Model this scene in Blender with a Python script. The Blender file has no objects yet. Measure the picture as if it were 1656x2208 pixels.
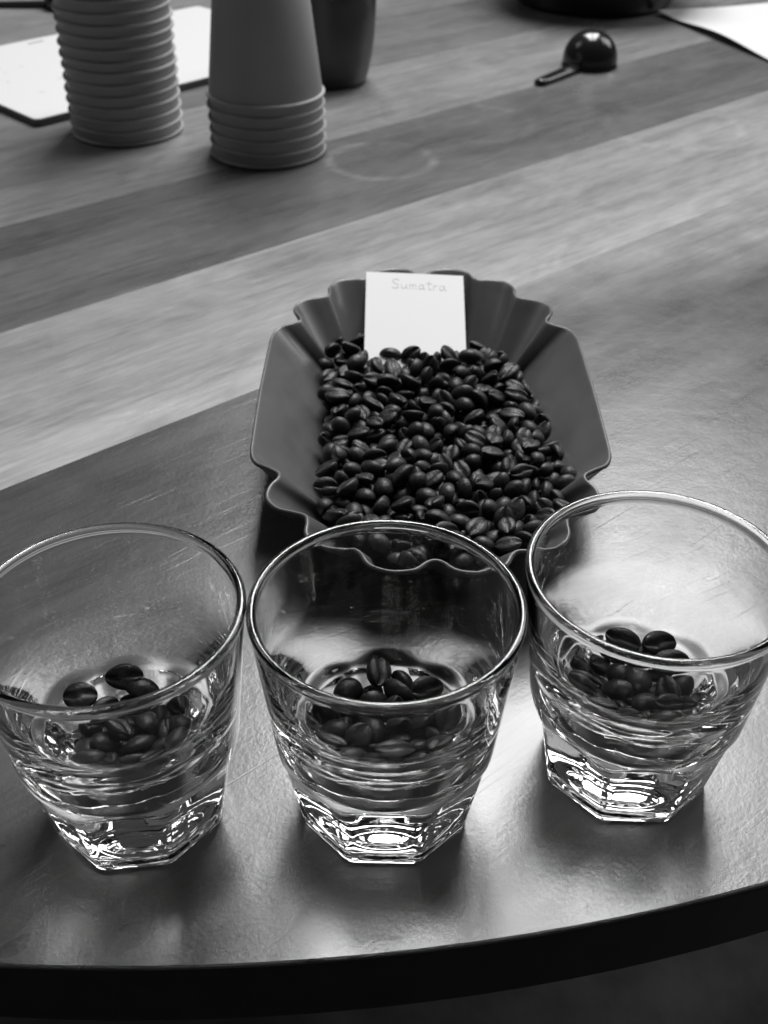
import bpy, bmesh, math, random
from mathutils import Vector, Matrix, Euler

# ------------------------------------------------------------------ camera, world, light, exposure
scene = bpy.context.scene
COL = scene.collection
PX_F, PITCH, ROLL, CAM_H = 2372.64, 0.646944, 0.006243, 0.29651
cam_data = bpy.data.cameras.new('camera')
cam_data.sensor_fit = 'HORIZONTAL'
cam_data.sensor_width = 36.0
cam_data.lens = 36.0 * PX_F / 1656.0
cam_data.clip_start, cam_data.clip_end = 0.01, 60.0
cam_data.dof.use_dof = True
cam_data.dof.focus_distance = 0.37
cam_data.dof.aperture_fstop = 26.0
cam = bpy.data.objects.new('camera', cam_data)
COL.objects.link(cam)
cam.matrix_world = Matrix.Translation((0, 0, CAM_H)) @ Matrix.Rotation(math.pi / 2 - PITCH, 4, 'X') @ Matrix.Rotation(ROLL, 4, 'Z')
scene.camera = cam

world = bpy.data.worlds.new('World')
scene.world = world
world.use_nodes = True
bg = world.node_tree.nodes['Background']
bg.inputs['Color'].default_value = (1, 1, 1, 1)
bg.inputs['Strength'].default_value = 0.048          # the dim room round the table

def window_lamp(name, loc, target, sx, sy, power):
    d = bpy.data.lights.new(name, 'AREA')
    d.shape = 'RECTANGLE'
    d.size, d.size_y, d.energy = sx, sy, power
    o = bpy.data.objects.new(name, d)
    COL.objects.link(o)
    o.location = loc
    o.rotation_euler = (Vector(target) - Vector(loc)).to_track_quat('-Z', 'Y').to_euler()
    return o
# the tall window beyond the table: four panes with bars between them
wc, wn = Vector((0.34, 1.72, 2.46)), Vector((0, -2.0, -.9)).normalized()
wu = Vector((1, 0, 0)); wv = wn.cross(wu)
for i in (-1, 1):
    for j in (-1, 1):
        c = wc + wu * (i * .30) + wv * (j * .60)
        window_lamp('window_light', c, c + wn, .50, 1.10, 38.5)

# a second window further round to the right, and a weak one to the left
window_lamp('side_window_light', (2.05, 1.90, 1.75), (0.0, 0.45, 0.0), 1.1, 1.5, 24.0)
window_lamp('side_window_light', (-2.05, 1.55, 2.30), (0.0, 0.35, 0.0), 1.0, 1.0, 6.0)

vs = scene.view_settings
vs.view_transform, vs.look, vs.exposure, vs.gamma = 'Standard', 'None', 0.0, 1.0
vs.use_curve_mapping = False
cy = scene.cycles
cy.max_bounces, cy.transmission_bounces, cy.glossy_bounces, cy.diffuse_bounces = 24, 20, 8, 4
cy.transparent_max_bounces = 16
cy.caustics_reflective = cy.caustics_refractive = True
cy.blur_glossy = 0.2
cy.sample_clamp_indirect = 6.0
cy.use_denoising = True

# ------------------------------------------------------------------ helpers
def put(name, verts, faces, mat=None, parent=None, smooth=True, loc=None):
    m = bpy.data.meshes.new(name)
    m.from_pydata([tuple(v) for v in verts], [], faces)
    m.update()
    if smooth:
        m.polygons.foreach_set('use_smooth', [True] * len(m.polygons))
    if mat: m.materials.append(mat)
    o = bpy.data.objects.new(name, m)
    COL.objects.link(o)
    if parent: o.parent = parent
    if loc: o.location = loc
    return o

def tag(o, label, cat, group=None):
    o['label'], o['category'] = label, cat
    if group: o['group'] = group
    return o

def empty(name, loc, rz=0.0):
    o = bpy.data.objects.new(name, None)
    COL.objects.link(o)
    o.empty_display_size = .02
    o.location = loc
    o.rotation_euler = (0, 0, rz)
    return o

def dup(root, loc, rz):
    r = root.copy()
    COL.objects.link(r)
    r.location = loc
    r.rotation_euler = (0, 0, rz)
    for ch in list(root.children):
        c = ch.copy()
        COL.objects.link(c)
        c.parent = r
    return r

def lathe(profile, n=64, close=False):
    """verts, faces of a profile [(r, z)...] turned round z"""
    V, F, idx = [], [], []
    for r, z in profile:
        if r < 1e-6:
            idx.append([len(V)] * n); V.append((0, 0, z))
        else:
            idx.append(list(range(len(V), len(V) + n)))
            V += [(r * math.cos(2 * math.pi * j / n), r * math.sin(2 * math.pi * j / n), z) for j in range(n)]
    k = len(profile)
    for i in range(k if close else k - 1):
        a, b = idx[i], idx[(i + 1) % k]
        for j in range(n):
            q = (j + 1) % n
            f = []
            for v in (a[j], a[q], b[q], b[j]):
                if v not in f: f.append(v)
            if len(f) > 2: F.append(tuple(f))
    return V, F

def arc(cx, cz, r, a0, a1, n):
    return [(cx + r * math.cos(math.radians(a0 + (a1 - a0) * i / n)), cz + r * math.sin(math.radians(a0 + (a1 - a0) * i / n))) for i in range(n + 1)]

def fix_normals(o):
    bm = bmesh.new(); bm.from_mesh(o.data)
    bmesh.ops.recalc_face_normals(bm, faces=bm.faces)
    bm.to_mesh(o.data); bm.free()
    return o

# ------------------------------------------------------------------ materials (all grey: the place is shown in black and white)
def new_mat(name):
    m = bpy.data.materials.new(name)
    m.use_nodes = True
    return m, m.node_tree, m.node_tree.nodes['Principled BSDF']
def node(nt, typ, **kw):
    n = nt.nodes.new(typ)
    for k, v in kw.items(): setattr(n, k, v)
    return n
def setin(n, **kw):
    for k, v in kw.items(): n.inputs[k.replace('_', ' ')].default_value = v
    return n
def grey(v): return (v, v, v, 1)
def math_n(nt, op, a, b=None, clamp=False):
    n = node(nt, 'ShaderNodeMath', operation=op, use_clamp=clamp)
    for i, s in enumerate((a, b)):
        if s is None: continue
        if isinstance(s, (int, float)): n.inputs[i].default_value = s
        else: nt.links.new(s, n.inputs[i])
    return n.outputs[0]
def noise(nt, vec, scale, detail=4.0, rough=.55, dist=0.0):
    n = node(nt, 'ShaderNodeTexNoise')
    setin(n, Scale=scale, Detail=detail, Roughness=rough, Distortion=dist)
    nt.links.new(vec, n.inputs['Vector'])
    return n.outputs['Fac']
def remap(nt, s, a, b, c, d):
    n = node(nt, 'ShaderNodeMapRange', clamp=True)
    nt.links.new(s, n.inputs[0])
    for i, v in enumerate((a, b, c, d)): n.inputs[i + 1].default_value = v
    return n.outputs[0]
def plain(name, col, rough=.5, spec=.5, vary=0.0, scale=60.0, bump=0.0, bscale=900.0, bdist=.0002):
    m, nt, p = new_mat(name)
    setin(p, Base_Color=grey(col), Roughness=rough, Specular_IOR_Level=spec)
    tc = node(nt, 'ShaderNodeTexCoord').outputs['Object']
    if vary:
        f = noise(nt, tc, scale, 6)
        c = node(nt, 'ShaderNodeMix', data_type='RGBA')
        nt.links.new(remap(nt, f, .3, .7, 0, 1), c.inputs['Factor'])
        c.inputs['A'].default_value = grey(max(0, col * (1 - vary))); c.inputs['B'].default_value = grey(col * (1 + vary))
        nt.links.new(c.outputs['Result'], p.inputs['Base Color'])
    if bump:
        b = node(nt, 'ShaderNodeBump'); setin(b, Strength=bump, Distance=bdist)
        nt.links.new(noise(nt, tc, bscale, 3), b.inputs['Height'])
        nt.links.new(b.outputs[0], p.inputs['Normal'])
    return m

GRAIN = math.radians(39.98)                      # the boards run across the table at this angle
def wood(seed, tone, contrast=.3, sap_glare=None):
    m, nt, p = new_mat('oiled_wood')
    pos = node(nt, 'ShaderNodeNewGeometry').outputs['Position']
    mp = node(nt, 'ShaderNodeMapping', vector_type='POINT')
    mp.inputs['Rotation'].default_value = (0, 0, -GRAIN)
    mp.inputs['Location'].default_value = (seed * 3.71, seed * 1.37, seed * .9)
    nt.links.new(pos, mp.inputs['Vector'])
    def scaled(u, v):
        s = node(nt, 'ShaderNodeMapping'); s.inputs['Scale'].default_value = (u, v, 1)
        nt.links.new(mp.outputs[0], s.inputs['Vector']); return s.outputs[0]
    broad = noise(nt, scaled(1.1, 11), 1.0, 3, .5, .8)         # wide bands along the board
    band = noise(nt, scaled(2.6, 46), 1.0, 5, .6, 1.1)         # growth rings
    fibre = noise(nt, scaled(55, 620), 1.0, 4, .6, .2)
    cloud = noise(nt, scaled(12, 24), 1.0, 7, .65, .8)           # blotchy figure
    pores = noise(nt, scaled(14, 900), 1.0, 2, .5)
    v = math_n(nt, 'MULTIPLY', remap(nt, broad, .3, .7, -1, 1), .40)
    v = math_n(nt, 'ADD', v, math_n(nt, 'MULTIPLY', remap(nt, band, .3, .7, -1, 1), .32))
    v = math_n(nt, 'ADD', v, math_n(nt, 'MULTIPLY', remap(nt, cloud, .3, .7, -1, 1), .60))
    v = math_n(nt, 'ADD', v, math_n(nt, 'MULTIPLY', remap(nt, fibre, .3, .7, -1, 1), .40))
    mid = noise(nt, scaled(13, 170), 1.0, 4, .6, .8)
    v = math_n(nt, 'ADD', v, math_n(nt, 'MULTIPLY', remap(nt, mid, .3, .7, -1, 1), .30))
    v = math_n(nt, 'MULTIPLY', math_n(nt, 'ADD', math_n(nt, 'MULTIPLY', v, contrast), 1.0), tone)
    if sap_glare:                                                      # pale sapwood along one edge; the front board's also carries painted-in window glare
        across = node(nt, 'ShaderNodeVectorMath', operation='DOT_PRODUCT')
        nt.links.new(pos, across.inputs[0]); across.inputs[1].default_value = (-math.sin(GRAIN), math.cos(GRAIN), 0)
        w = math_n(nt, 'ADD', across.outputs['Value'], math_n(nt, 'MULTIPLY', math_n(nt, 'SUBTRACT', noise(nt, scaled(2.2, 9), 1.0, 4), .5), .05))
        if len(sap_glare) > 4:                                          # on the front board it widens rightward, glare put into the wood colour
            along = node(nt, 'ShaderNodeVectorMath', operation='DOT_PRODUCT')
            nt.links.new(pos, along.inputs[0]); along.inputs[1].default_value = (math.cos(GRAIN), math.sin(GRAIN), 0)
            w = math_n(nt, 'ADD', w, math_n(nt, 'MULTIPLY', math_n(nt, 'MAXIMUM', math_n(nt, 'SUBTRACT', along.outputs['Value'], .22), 0.0), sap_glare[4]))
        v = math_n(nt, 'MULTIPLY', v, remap(nt, w, sap_glare[0], sap_glare[1], sap_glare[2], sap_glare[3]))
    # dark hairline pores and streaks
    v = math_n(nt, 'MULTIPLY', v, remap(nt, pores, .66, .80, 1.0, .78))
    streak = noise(nt, scaled(3.2, 95), 1.0, 2, .5, .5)
    v = math_n(nt, 'MULTIPLY', v, remap(nt, streak, .58, .80, 1.0, .70))
    # pale rings that wet cups left, and a few dark specks
    for (x, y, r, w, s) in ((-.004, .845, .0405, .0062, .95), (.075, .935, .047, .007, .28), (.035, .97, .05, .004, .18), (.24, .93, .055, .006, .2), (-.055, .90, .043, .003, .15)):
        sub = node(nt, 'ShaderNodeVectorMath', operation='DISTANCE')
        nt.links.new(pos, sub.inputs[0]); sub.inputs[1].default_value = (x, y, 0)
        d = math_n(nt, 'ABSOLUTE', math_n(nt, 'SUBTRACT', sub.outputs['Value'], r))
        k = math_n(nt, 'MULTIPLY', remap(nt, d, 0, w, s, 0), remap(nt, cloud, .38, .62, .1, 1))
        v = math_n(nt, 'MULTIPLY', v, math_n(nt, 'ADD', k, 1.0))
    for (x, y, r) in ((.124, .370, .0022), (.130, .373, .0012), (.0886, .3515, .0012), (.158, .334, .0009), (-.02, .248, .0006), (.06, .206, .0007)):
        sub = node(nt, 'ShaderNodeVectorMath', operation='DISTANCE')
        nt.links.new(pos, sub.inputs[0]); sub.inputs[1].default_value = (x, y, 0)
        d = math_n(nt, 'ADD', sub.outputs['Value'], math_n(nt, 'MULTIPLY', math_n(nt, 'SUBTRACT', cloud, .5), r * 3))
        v = math_n(nt, 'MULTIPLY', v, remap(nt, d, r * .5, r * 1.3, .45, 1.0))
    comb = node(nt, 'ShaderNodeCombineColor')
    for i in range(3): nt.links.new(v, comb.inputs[i])
    nt.links.new(comb.outputs[0], p.inputs['Base Color'])
    setin(p, Specular_IOR_Level=.7)
    nt.links.new(remap(nt, noise(nt, scaled(14, 30), 1.0, 4), .3, .7, .25, .34), p.inputs['Roughness'])
    # lacquer: pebbled skin plus open pores and scratches
    h = math_n(nt, 'MULTIPLY', noise(nt, pos, 620, 3, .6), .8)
    h = math_n(nt, 'ADD', h, math_n(nt, 'MULTIPLY', noise(nt, scaled(120, 700), 1.0, 3), .28))
    h = math_n(nt, 'ADD', h, math_n(nt, 'MULTIPLY', remap(nt, pores, .66, .82, 0, 1), -.6))
    h = math_n(nt, 'ADD', h, math_n(nt, 'MULTIPLY', noise(nt, pos, 90, 2), 1.4))
    b = node(nt, 'ShaderNodeBump'); setin(b, Strength=.42, Distance=.00022)
    nt.links.new(h, b.inputs['Height'])
    nt.links.new(b.outputs[0], p.inputs['Normal'])
    return m

def glass_mat(name, sc, strength):
    m, nt, p = new_mat(name)
    nt.nodes.remove(p)
    g = node(nt, 'ShaderNodeBsdfGlass'); setin(g, Color=grey(.985), Roughness=0.0, IOR=1.5)
    tc = node(nt, 'ShaderNodeTexCoord').outputs['Object']
    s = node(nt, 'ShaderNodeMapping'); s.inputs['Scale'].default_value = sc
    nt.links.new(tc, s.inputs['Vector'])
    h = noise(nt, s.outputs[0], 1.0, 2, .5, .6)
    sep = node(nt, 'ShaderNodeSeparateXYZ'); nt.links.new(tc, sep.inputs[0])
    h = math_n(nt, 'MULTIPLY', h, remap(nt, sep.outputs['Z'], .033, .043, 1.0, .10))
    h = math_n(nt, 'MULTIPLY', h, remap(nt, sep.outputs['Z'], .027, .034, .45 if strength < .3 else 1.0, 1.0))
    b = node(nt, 'ShaderNodeBump'); setin(b, Strength=strength, Distance=.0011)
    nt.links.new(h, b.inputs['Height'])
    nt.links.new(b.outputs[0], g.inputs['Normal'])
    nt.links.new(g.outputs[0], nt.nodes['Material Output'].inputs['Surface'])
    return m

def bean_mat():
    m, nt, p = new_mat('roasted_bean')
    tc = node(nt, 'ShaderNodeTexCoord').outputs['Object']
    oi = node(nt, 'ShaderNodeObjectInfo').outputs['Random']
    f = noise(nt, tc, 420, 5, .6)
    v = math_n(nt, 'MULTIPLY', remap(nt, f, .3, .7, .009, .019), remap(nt, oi, 0, 1, .75, 1.35))
    # thin chaff left pale in the crease
    sx = node(nt, 'ShaderNodeSeparateXYZ'); nt.links.new(tc, sx.inputs[0])
    comb = node(nt, 'ShaderNodeCombineColor')
    for i in range(3): nt.links.new(v, comb.inputs[i])
    nt.links.new(comb.outputs[0], p.inputs['Base Color'])
    setin(p, Specular_IOR_Level=.29)
    nt.links.new(remap(nt, noise(nt, tc, 260, 3), .3, .7, .37, .52), p.inputs['Roughness'])
    b = node(nt, 'ShaderNodeBump'); setin(b, Strength=.75, Distance=.00025)
    h = math_n(nt, 'ADD', noise(nt, tc, 700, 4, .6), math_n(nt, 'MULTIPLY', noise(nt, tc, 200, 2), 1.3))
    nt.links.new(h, b.inputs['Height'])
    nt.links.new(b.outputs[0], p.inputs['Normal'])
    return m

def paper_mat(name, col, trans):
    m, nt, p = new_mat(name)
    setin(p, Base_Color=grey(col), Roughness=.8, Specular_IOR_Level=.25)
    t = node(nt, 'ShaderNodeBsdfTranslucent'); t.inputs['Color'].default_value = grey(col)
    mx = node(nt, 'ShaderNodeMixShader'); mx.inputs[0].default_value = trans
    nt.links.new(p.outputs[0], mx.inputs[1]); nt.links.new(t.outputs[0], mx.inputs[2])
    nt.links.new(mx.outputs[0], nt.nodes['Material Output'].inputs['Surface'])
    return m

M_glass = glass_mat('clear_glass', (45, 45, 240), .06)
M_glass_foot = glass_mat('pressed_glass_foot', (75, 75, 75), .30)
M_bean = bean_mat()
M_tray = plain('grey_plastic', .08, .34, .5, vary=.14, scale=55, bump=.25, bscale=1500, bdist=.0001)
M_card = paper_mat('thin_card', .74, .2)
M_sheet = paper_mat('white_paper', .58, .1)
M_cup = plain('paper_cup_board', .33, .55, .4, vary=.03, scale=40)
M_mug = plain('dark_stoneware', .03, .3, .5, vary=.1)
M_black = plain('black_plastic', .010, .17, .5, bump=.05, bscale=300, bdist=.0001)
M_pot = plain('black_enamel', .012, .3, .5)
M_ink = plain('pencil_line', .47, .7, .2)
M_ink_dark = plain('dark_ink', .10, .6, .3)
M_pages = plain('page_edges', .35, .8, .2)
M_board = plain('dark_cover', .11, .6, .3)
M_floor = plain('concrete', .075, .7, .3, vary=.6, scale=9, bump=.3, bscale=80, bdist=.002)
M_edge = plain('dark_edge', .016, .5, .3, vary=.3, scale=70)  # near-black colour for the boards' side and bottom faces
M_iron = plain('black_iron', .03, .5)

# ------------------------------------------------------------------ floor
o = put('floor', [(-8, -6, -.75), (8, -6, -.75), (8, 10, -.75), (-8, 10, -.75)], [(0, 1, 2, 3)], M_floor, smooth=False)
o['kind'] = 'structure'

# ------------------------------------------------------------------ table: boards cut from one round-ended slab
TX, TR, TY0, TY1, TT = -.08, .690, .863, 1.70, .030
table = empty('wooden_table', (TX, 1.1, -.75))
tag(table, 'wooden table of broad diagonal boards with a dark curved front edge', 'table')
def outline(inset, n=140):
    r = TR - inset
    P = [(TX + r * math.cos(math.pi + math.pi * i / n), TY0 + r * math.sin(math.pi + math.pi * i / n)) for i in range(n + 1)]
    q = .25
    for cx, a0 in ((TX + TR - q, 0), (TX - TR + q, 90)):
        P += [(cx + (q - inset) * math.cos(math.radians(a0 + 9 * i)), TY1 - q + (q - inset) * math.sin(math.radians(a0 + 9 * i))) for i in range(11)]
    return P
rings = [(outline(.0013), 0.0), (outline(.0006), -.0002), (outline(.0002), -.0007), (outline(0), -.0016), (outline(0), -TT + .002), (outline(.002), -TT)]
slab = bmesh.new()
rv = [[slab.verts.new((x, y, z)) for x, y in P] for P, z in rings]
N = len(rv[0])
for a, b in zip(rv, rv[1:]):
    for j in range(N): slab.faces.new((a[j], b[j], b[(j + 1) % N], a[(j + 1) % N]))
slab.faces.new(rv[0]); slab.faces.new(rv[-1][::-1])
slab.normal_update()
nx, ny = -math.sin(GRAIN), math.cos(GRAIN)
EDGES = [-.12, .4249, .5686, .7108, .8528, .9960, 1.139, 1.282, 1.425, 1.568, 1.72]
TONES = [.046, .215, .082, .175, .13, .17, .20, .23, .18, .2]
CONTR = [.40, .38, .42, .4, .36, .36, .3, .3, .3, .3]
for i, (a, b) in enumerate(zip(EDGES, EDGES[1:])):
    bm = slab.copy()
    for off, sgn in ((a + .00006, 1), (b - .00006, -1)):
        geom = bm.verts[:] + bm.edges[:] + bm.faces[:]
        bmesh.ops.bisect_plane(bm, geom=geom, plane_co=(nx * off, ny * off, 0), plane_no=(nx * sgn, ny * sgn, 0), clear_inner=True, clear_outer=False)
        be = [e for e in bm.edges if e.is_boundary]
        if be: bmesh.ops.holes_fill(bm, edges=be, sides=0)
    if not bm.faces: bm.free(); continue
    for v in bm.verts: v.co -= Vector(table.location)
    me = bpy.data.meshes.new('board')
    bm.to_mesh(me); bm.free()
    me.materials.append(wood(i + 1, TONES[i], CONTR[i], {0: (.425, .495, 1.0, 4.5, .26), 1: (.444, .470, 1.22, 1.0)}.get(i)))  # front board's pale edge includes glare painted into its colour
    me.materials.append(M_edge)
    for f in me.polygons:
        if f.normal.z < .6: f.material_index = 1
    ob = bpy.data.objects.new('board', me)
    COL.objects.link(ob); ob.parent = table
slab.free()
V, F = lathe([(0, 0), (.30, 0), (.30, .012), (.10, .03), (.045, .06), (.045, .66), (.16, .70), (.16, .7195), (0, .7195)], 40)
put('pedestal', V, F, M_iron, table)

# ------------------------------------------------------------------ glasses
CAV = [(0.0376, 0.0838), (0.03785, 0.0828), (0.0377, 0.0815), (0.0371, 0.0765), (0.0363, 0.0695), (0.0353, 0.062), (0.0334, 0.054), (0.0302, 0.0465), (0.0262, 0.039), (0.0228, 0.0325), (0.0192, 0.028), (0.0145, 0.025), (0.0095, 0.0236), (0.005, 0.0231)]
def glass_mesh():
    seg = 18
    ths = []
    for k in range(8):
        for j in range(seg):
            u = (j + .5) / seg * 2 - 1
            u = math.copysign(abs(u) ** .72, u)           # closer columns at the corners
            ths.append(math.radians(45 * k + 22.5 * u))
    n = len(ths)
    def octo(a, th, soft=1.066):
        d = (th + math.pi / 8) % (math.pi / 4) - math.pi / 8
        return min(a / math.cos(d), a * soft)
    def cone(z): return .0343 + (z - .031) * (.0399 - .0343) / (.0845 - .031)
    rows = []
    def flat(a, z): rows.append([(octo(a, t), z) for t in ths])
    for p in ((.0040, .0014), (.0085, .0013), (.0098, .0007), (.0108, .0006), (.0122, .0014), (.0160, .0013), (.0190, .0009), (.0207, .0003), (.0217, .0)): rows.append([p] * n)
    flat(.0252, .0); flat(.0257, .00005); flat(.0261, .0003); flat(.02635, .0008); flat(.0265, .0014)
    for k in range(1, 9): flat(.0265 + .0046 * k / 8, .0014 + .0282 * k / 8)
    for s, h in ((0, .0), (.05, .0005), (.16, .0011), (.34, .0017), (.56, .0022), (.78, .0028), (.93, .0036), (1, .0048)):
        row = []
        for t in ths:
            z = .0299 + h + .0009 * math.cos(8 * t)
            ra, rc = octo(.0311, t), cone(z)
            row.append((ra + (rc - ra) * s, z))
        rows.append(row)
    for z in (.036, .042, .050, .058, .066, .073, .078, .0805, .0820): rows.append([(cone(z), z)] * n)
    top = [(.03980, .0830)] + arc(.0388, .0845, .0014, -30, 205, 14)
    for p in top + CAV: rows.append([p] * n)
    V = [(r * math.cos(t), r * math.sin(t), z) for row in rows for (r, z), t in zip(row, ths)]
    F = []
    for i in range(len(rows) - 1):
        for j in range(n):
            a, b = i * n + j, i * n + (j + 1) % n
            F.append((a, b, b + n, a + n))
    V.append((0, 0, .0012)); c0 = len(V) - 1
    V.append((0, 0, CAV[-1][1] - .0001)); c1 = len(V) - 1
    k = (len(rows) - 1) * n
    for j in range(n):
        F.append((c0, (j + 1) % n, j)); F.append((c1, k + j, k + (j + 1) % n))
    return V, F
V, F = glass_mesh()
G = [((.00097, .23494, .0006), -math.pi / 2 - .0177, 'clear faceted glass tumbler in the middle of the three, right in front of the tray'),
     ((-.07937, .23261, .0006), -math.pi / 2 + .1063, 'clear faceted glass tumbler at the left, holding the smallest heap of beans'),
     ((.08256, .25143, .0006), -math.pi / 2 - .0336, 'clear faceted glass tumbler at the right, standing further from the table edge')]
g0 = fix_normals(put('glass_tumbler', V, F, M_glass))
g0.data.materials.append(M_glass_foot)
for f in g0.data.polygons:
    if abs(f.normal.z) > .5 and f.center.z < .002: f.material_index = 1
for i, (loc, rz, lab) in enumerate(G):
    o = g0 if i == 0 else g0.copy()
    if i: COL.objects.link(o)
    o.location = loc; o.rotation_euler = (0, 0, rz)
    tag(o, lab, 'glass', 'faceted glass tumblers')

# ------------------------------------------------------------------ tray
TRAY_AT = (.0195, .4370, 0.0006)
def catmull(P,n):
    out=[];N=len(P)
    for i in range(N):
        a,b,c,d=P[i-1],P[i],P[(i+1)%N],P[(i+2)%N]
        for k in range(n):
            t=k/n
            out.append(tuple(.5*(2*b[j]+(c[j]-a[j])*t+(2*a[j]-5*b[j]+4*c[j]-d[j])*t*t+(3*b[j]-a[j]-3*c[j]+d[j])*t**3) for j in range(2)))
    return out
TRAY_Q=[(.0757,.0),(.0755,.020),(.0752,.040),(.0747,.0520),(.0722,.0590),(.0665,.0630),(.0622,.0668),(.0622,.0715),(.0650,.0775),(.0652,.0845),(.0610,.0905),(.0545,.0930),(.0495,.0955),(.0483,.1005),(.0482,.1075),(.0440,.1140),(.0372,.1160),(.0310,.1160),(.0275,.1190),(.0245,.1250),(.0170,.1292),(.0085,.1280),(.0035,.1235),(0,.1222)]
def tray_rim(n=5):
    q=TRAY_Q
    up=q+[(-x,y) for x,y in q[-2::-1]]
    full=up[:-1]+[(-x,-y) for x,y in q]+[(x,-y) for x,y in q[-2:0:-1]]
    # dedupe
    o=[]
    for p in full:
        if not o or math.dist(p,o[-1])>1e-6:o.append(p)
    if math.dist(o[0],o[-1])<1e-6:o.pop()
    return catmull(o,n)
def tray_floor(rim):
    o=[];N=len(rim);h=max(3,N//14)
    sm=[(sum(rim[(i+k)%N][0] for k in range(-h,h+1))/(2*h+1),sum(rim[(i+k)%N][1] for k in range(-h,h+1))/(2*h+1)) for i in range(N)]
    for (x,y),(mx,my) in zip(rim,sm):
        a=math.atan2(y/.125,x/.075)
        c,s=math.cos(a),math.sin(a)
        e=.8 if abs(y)>.06 else .0
        o.append((.045*math.copysign(abs(c)**.72,c)+e*(x-mx),.086*math.copysign(abs(s)**.8,s)+e*(y-my)))
    return o
TRAY_H=.035
def tray_rings(n=5):
    rim=tray_rim(n);fl=tray_floor(rim)
    rings=[]
    for t,z in ((0.,0.0),(.03,.0006),(.08,.0022),(.16,.0050),(.3,.0100),(.5,.0170),(.75,.0258),(.93,.0322),(.985,.0342),(1.012,.0350)):
        rings.append([(f[0]+(r[0]-f[0])*t,f[1]+(r[1]-f[1])*t,z+.0016) for f,r in zip(fl,rim)])
    return rings

rings = tray_rings(5)
n = len(rings[0])
V = [p for r in rings for p in r]; F = []
for i in range(len(rings) - 1):
    for j in range(n):
        a, b = i * n + j, i * n + (j + 1) % n
        F.append((a, b, b + n, a + n))
fl = rings[0]
inner = [[(x * s, y * s, z) for x, y, z in fl] for s in (.6, .25)]
for ring in inner:
    pass
base = len(V)
prev = list(range(n))
for ring in inner:
    cur = list(range(len(V), len(V) + n)); V += ring
    for j in range(n): F.append((prev[j], cur[j], cur[(j + 1) % n], prev[(j + 1) % n]))
    prev = cur
V.append((0, 0, fl[0][2]))
for j in range(n): F.append((prev[j], len(V) - 1, prev[(j + 1) % n]))
# outer skin, a sheet 1.5 mm thick with a rounded lip
bm = bmesh.new()
vs_ = [bm.verts.new(v) for v in V]
for f in F: bm.faces.new([vs_[k] for k in f])
bmesh.ops.recalc_face_normals(bm, faces=bm.faces)
bm.normal_update()
if sum(f.normal.z for f in bm.faces) < 0: bmesh.ops.reverse_faces(bm, faces=bm.faces); bm.normal_update()
TH = .0018
off = [v.co - v.normal * TH for v in vs_]
out = [bm.verts.new(c) for c in off]
for f in F:
    bm.faces.new([out[k] for k in f][::-1])
k0 = (len(rings) - 1) * n
lip = []
for j in range(n):
    a, b = V[k0 + j], off[k0 + j]
    lip.append(bm.verts.new(((a[0] + b[0]) / 2, (a[1] + b[1]) / 2, (a[2] + b[2]) / 2 + .0007)))
for j in range(n):
    q = (j + 1) % n
    bm.faces.new((vs_[k0 + j], vs_[k0 + q], lip[q], lip[j])); bm.faces.new((lip[j], lip[q], out[k0 + q], out[k0 + j]))
bmesh.ops.recalc_face_normals(bm, faces=bm.faces)
me = bpy.data.meshes.new('sample_tray'); bm.to_mesh(me); bm.free()
me.polygons.foreach_set('use_smooth', [True] * len(me.polygons))
me.materials.append(M_tray)
tray = bpy.data.objects.new('sample_tray', me); COL.objects.link(tray)
tray.location = TRAY_AT
tag(tray, 'grey plastic sample tray with scalloped ends, full of roasted coffee beans', 'tray')

# ------------------------------------------------------------------ card with pencil writing, lying back on the tray's end wall
cardW, cardL = .0530, .085
a_, b_ = Vector((.0155, .4960, .0218)), Vector((.0160, .5585, .0380))
ex = Vector((1, .06, 0)).normalized()
ey = (b_ - a_).normalized(); ex = (ex - ey * ex.dot(ey)).normalized(); ez = ex.cross(ey)
card = empty('name_card', a_)
card.matrix_world = Matrix.Translation(b_) @ Matrix((ex, ey, ez)).transposed().to_4x4()
tag(card, 'small white paper card with faint pencil writing, propped in the tray', 'card')
def card_pt(u, v, h=0.0):
    bend = .0002 * math.sin(math.pi * u) - .0001 * (1 + v / cardL)
    top = .0016 * (.5 - u) * (1 + v / .08)
    taper = 1.0 + .02 * (v / cardL)
    return ((u - .5) * cardW * taper, v + top, bend + h)
NU, NVV = 10, 12
V = [card_pt(i / NU, -cardL + cardL * j / NVV, h) for h in (0, -.00022) for j in range(NVV + 1) for i in range(NU + 1)]
F = []; s = NU + 1; t = s * (NVV + 1)
for j in range(NVV):
    for i in range(NU):
        a = j * s + i
        F.append((a, a + 1, a + s + 1, a + s)); F.append((a + t, a + t + s, a + t + s + 1, a + t + 1))
for i in range(NU):
    F.append((i + 1, i, i + t, i + t + 1)); a = NVV * s + i; F.append((a, a + 1, a + 1 + t, a + t))
for j in range(NVV):
    a = j * s; F.append((a, a + s, a + s + t, a + t)); a += NU; F.append((a + s, a, a + t, a + s + t))
put('paper', V, F, M_card, card, smooth=False)
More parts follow.
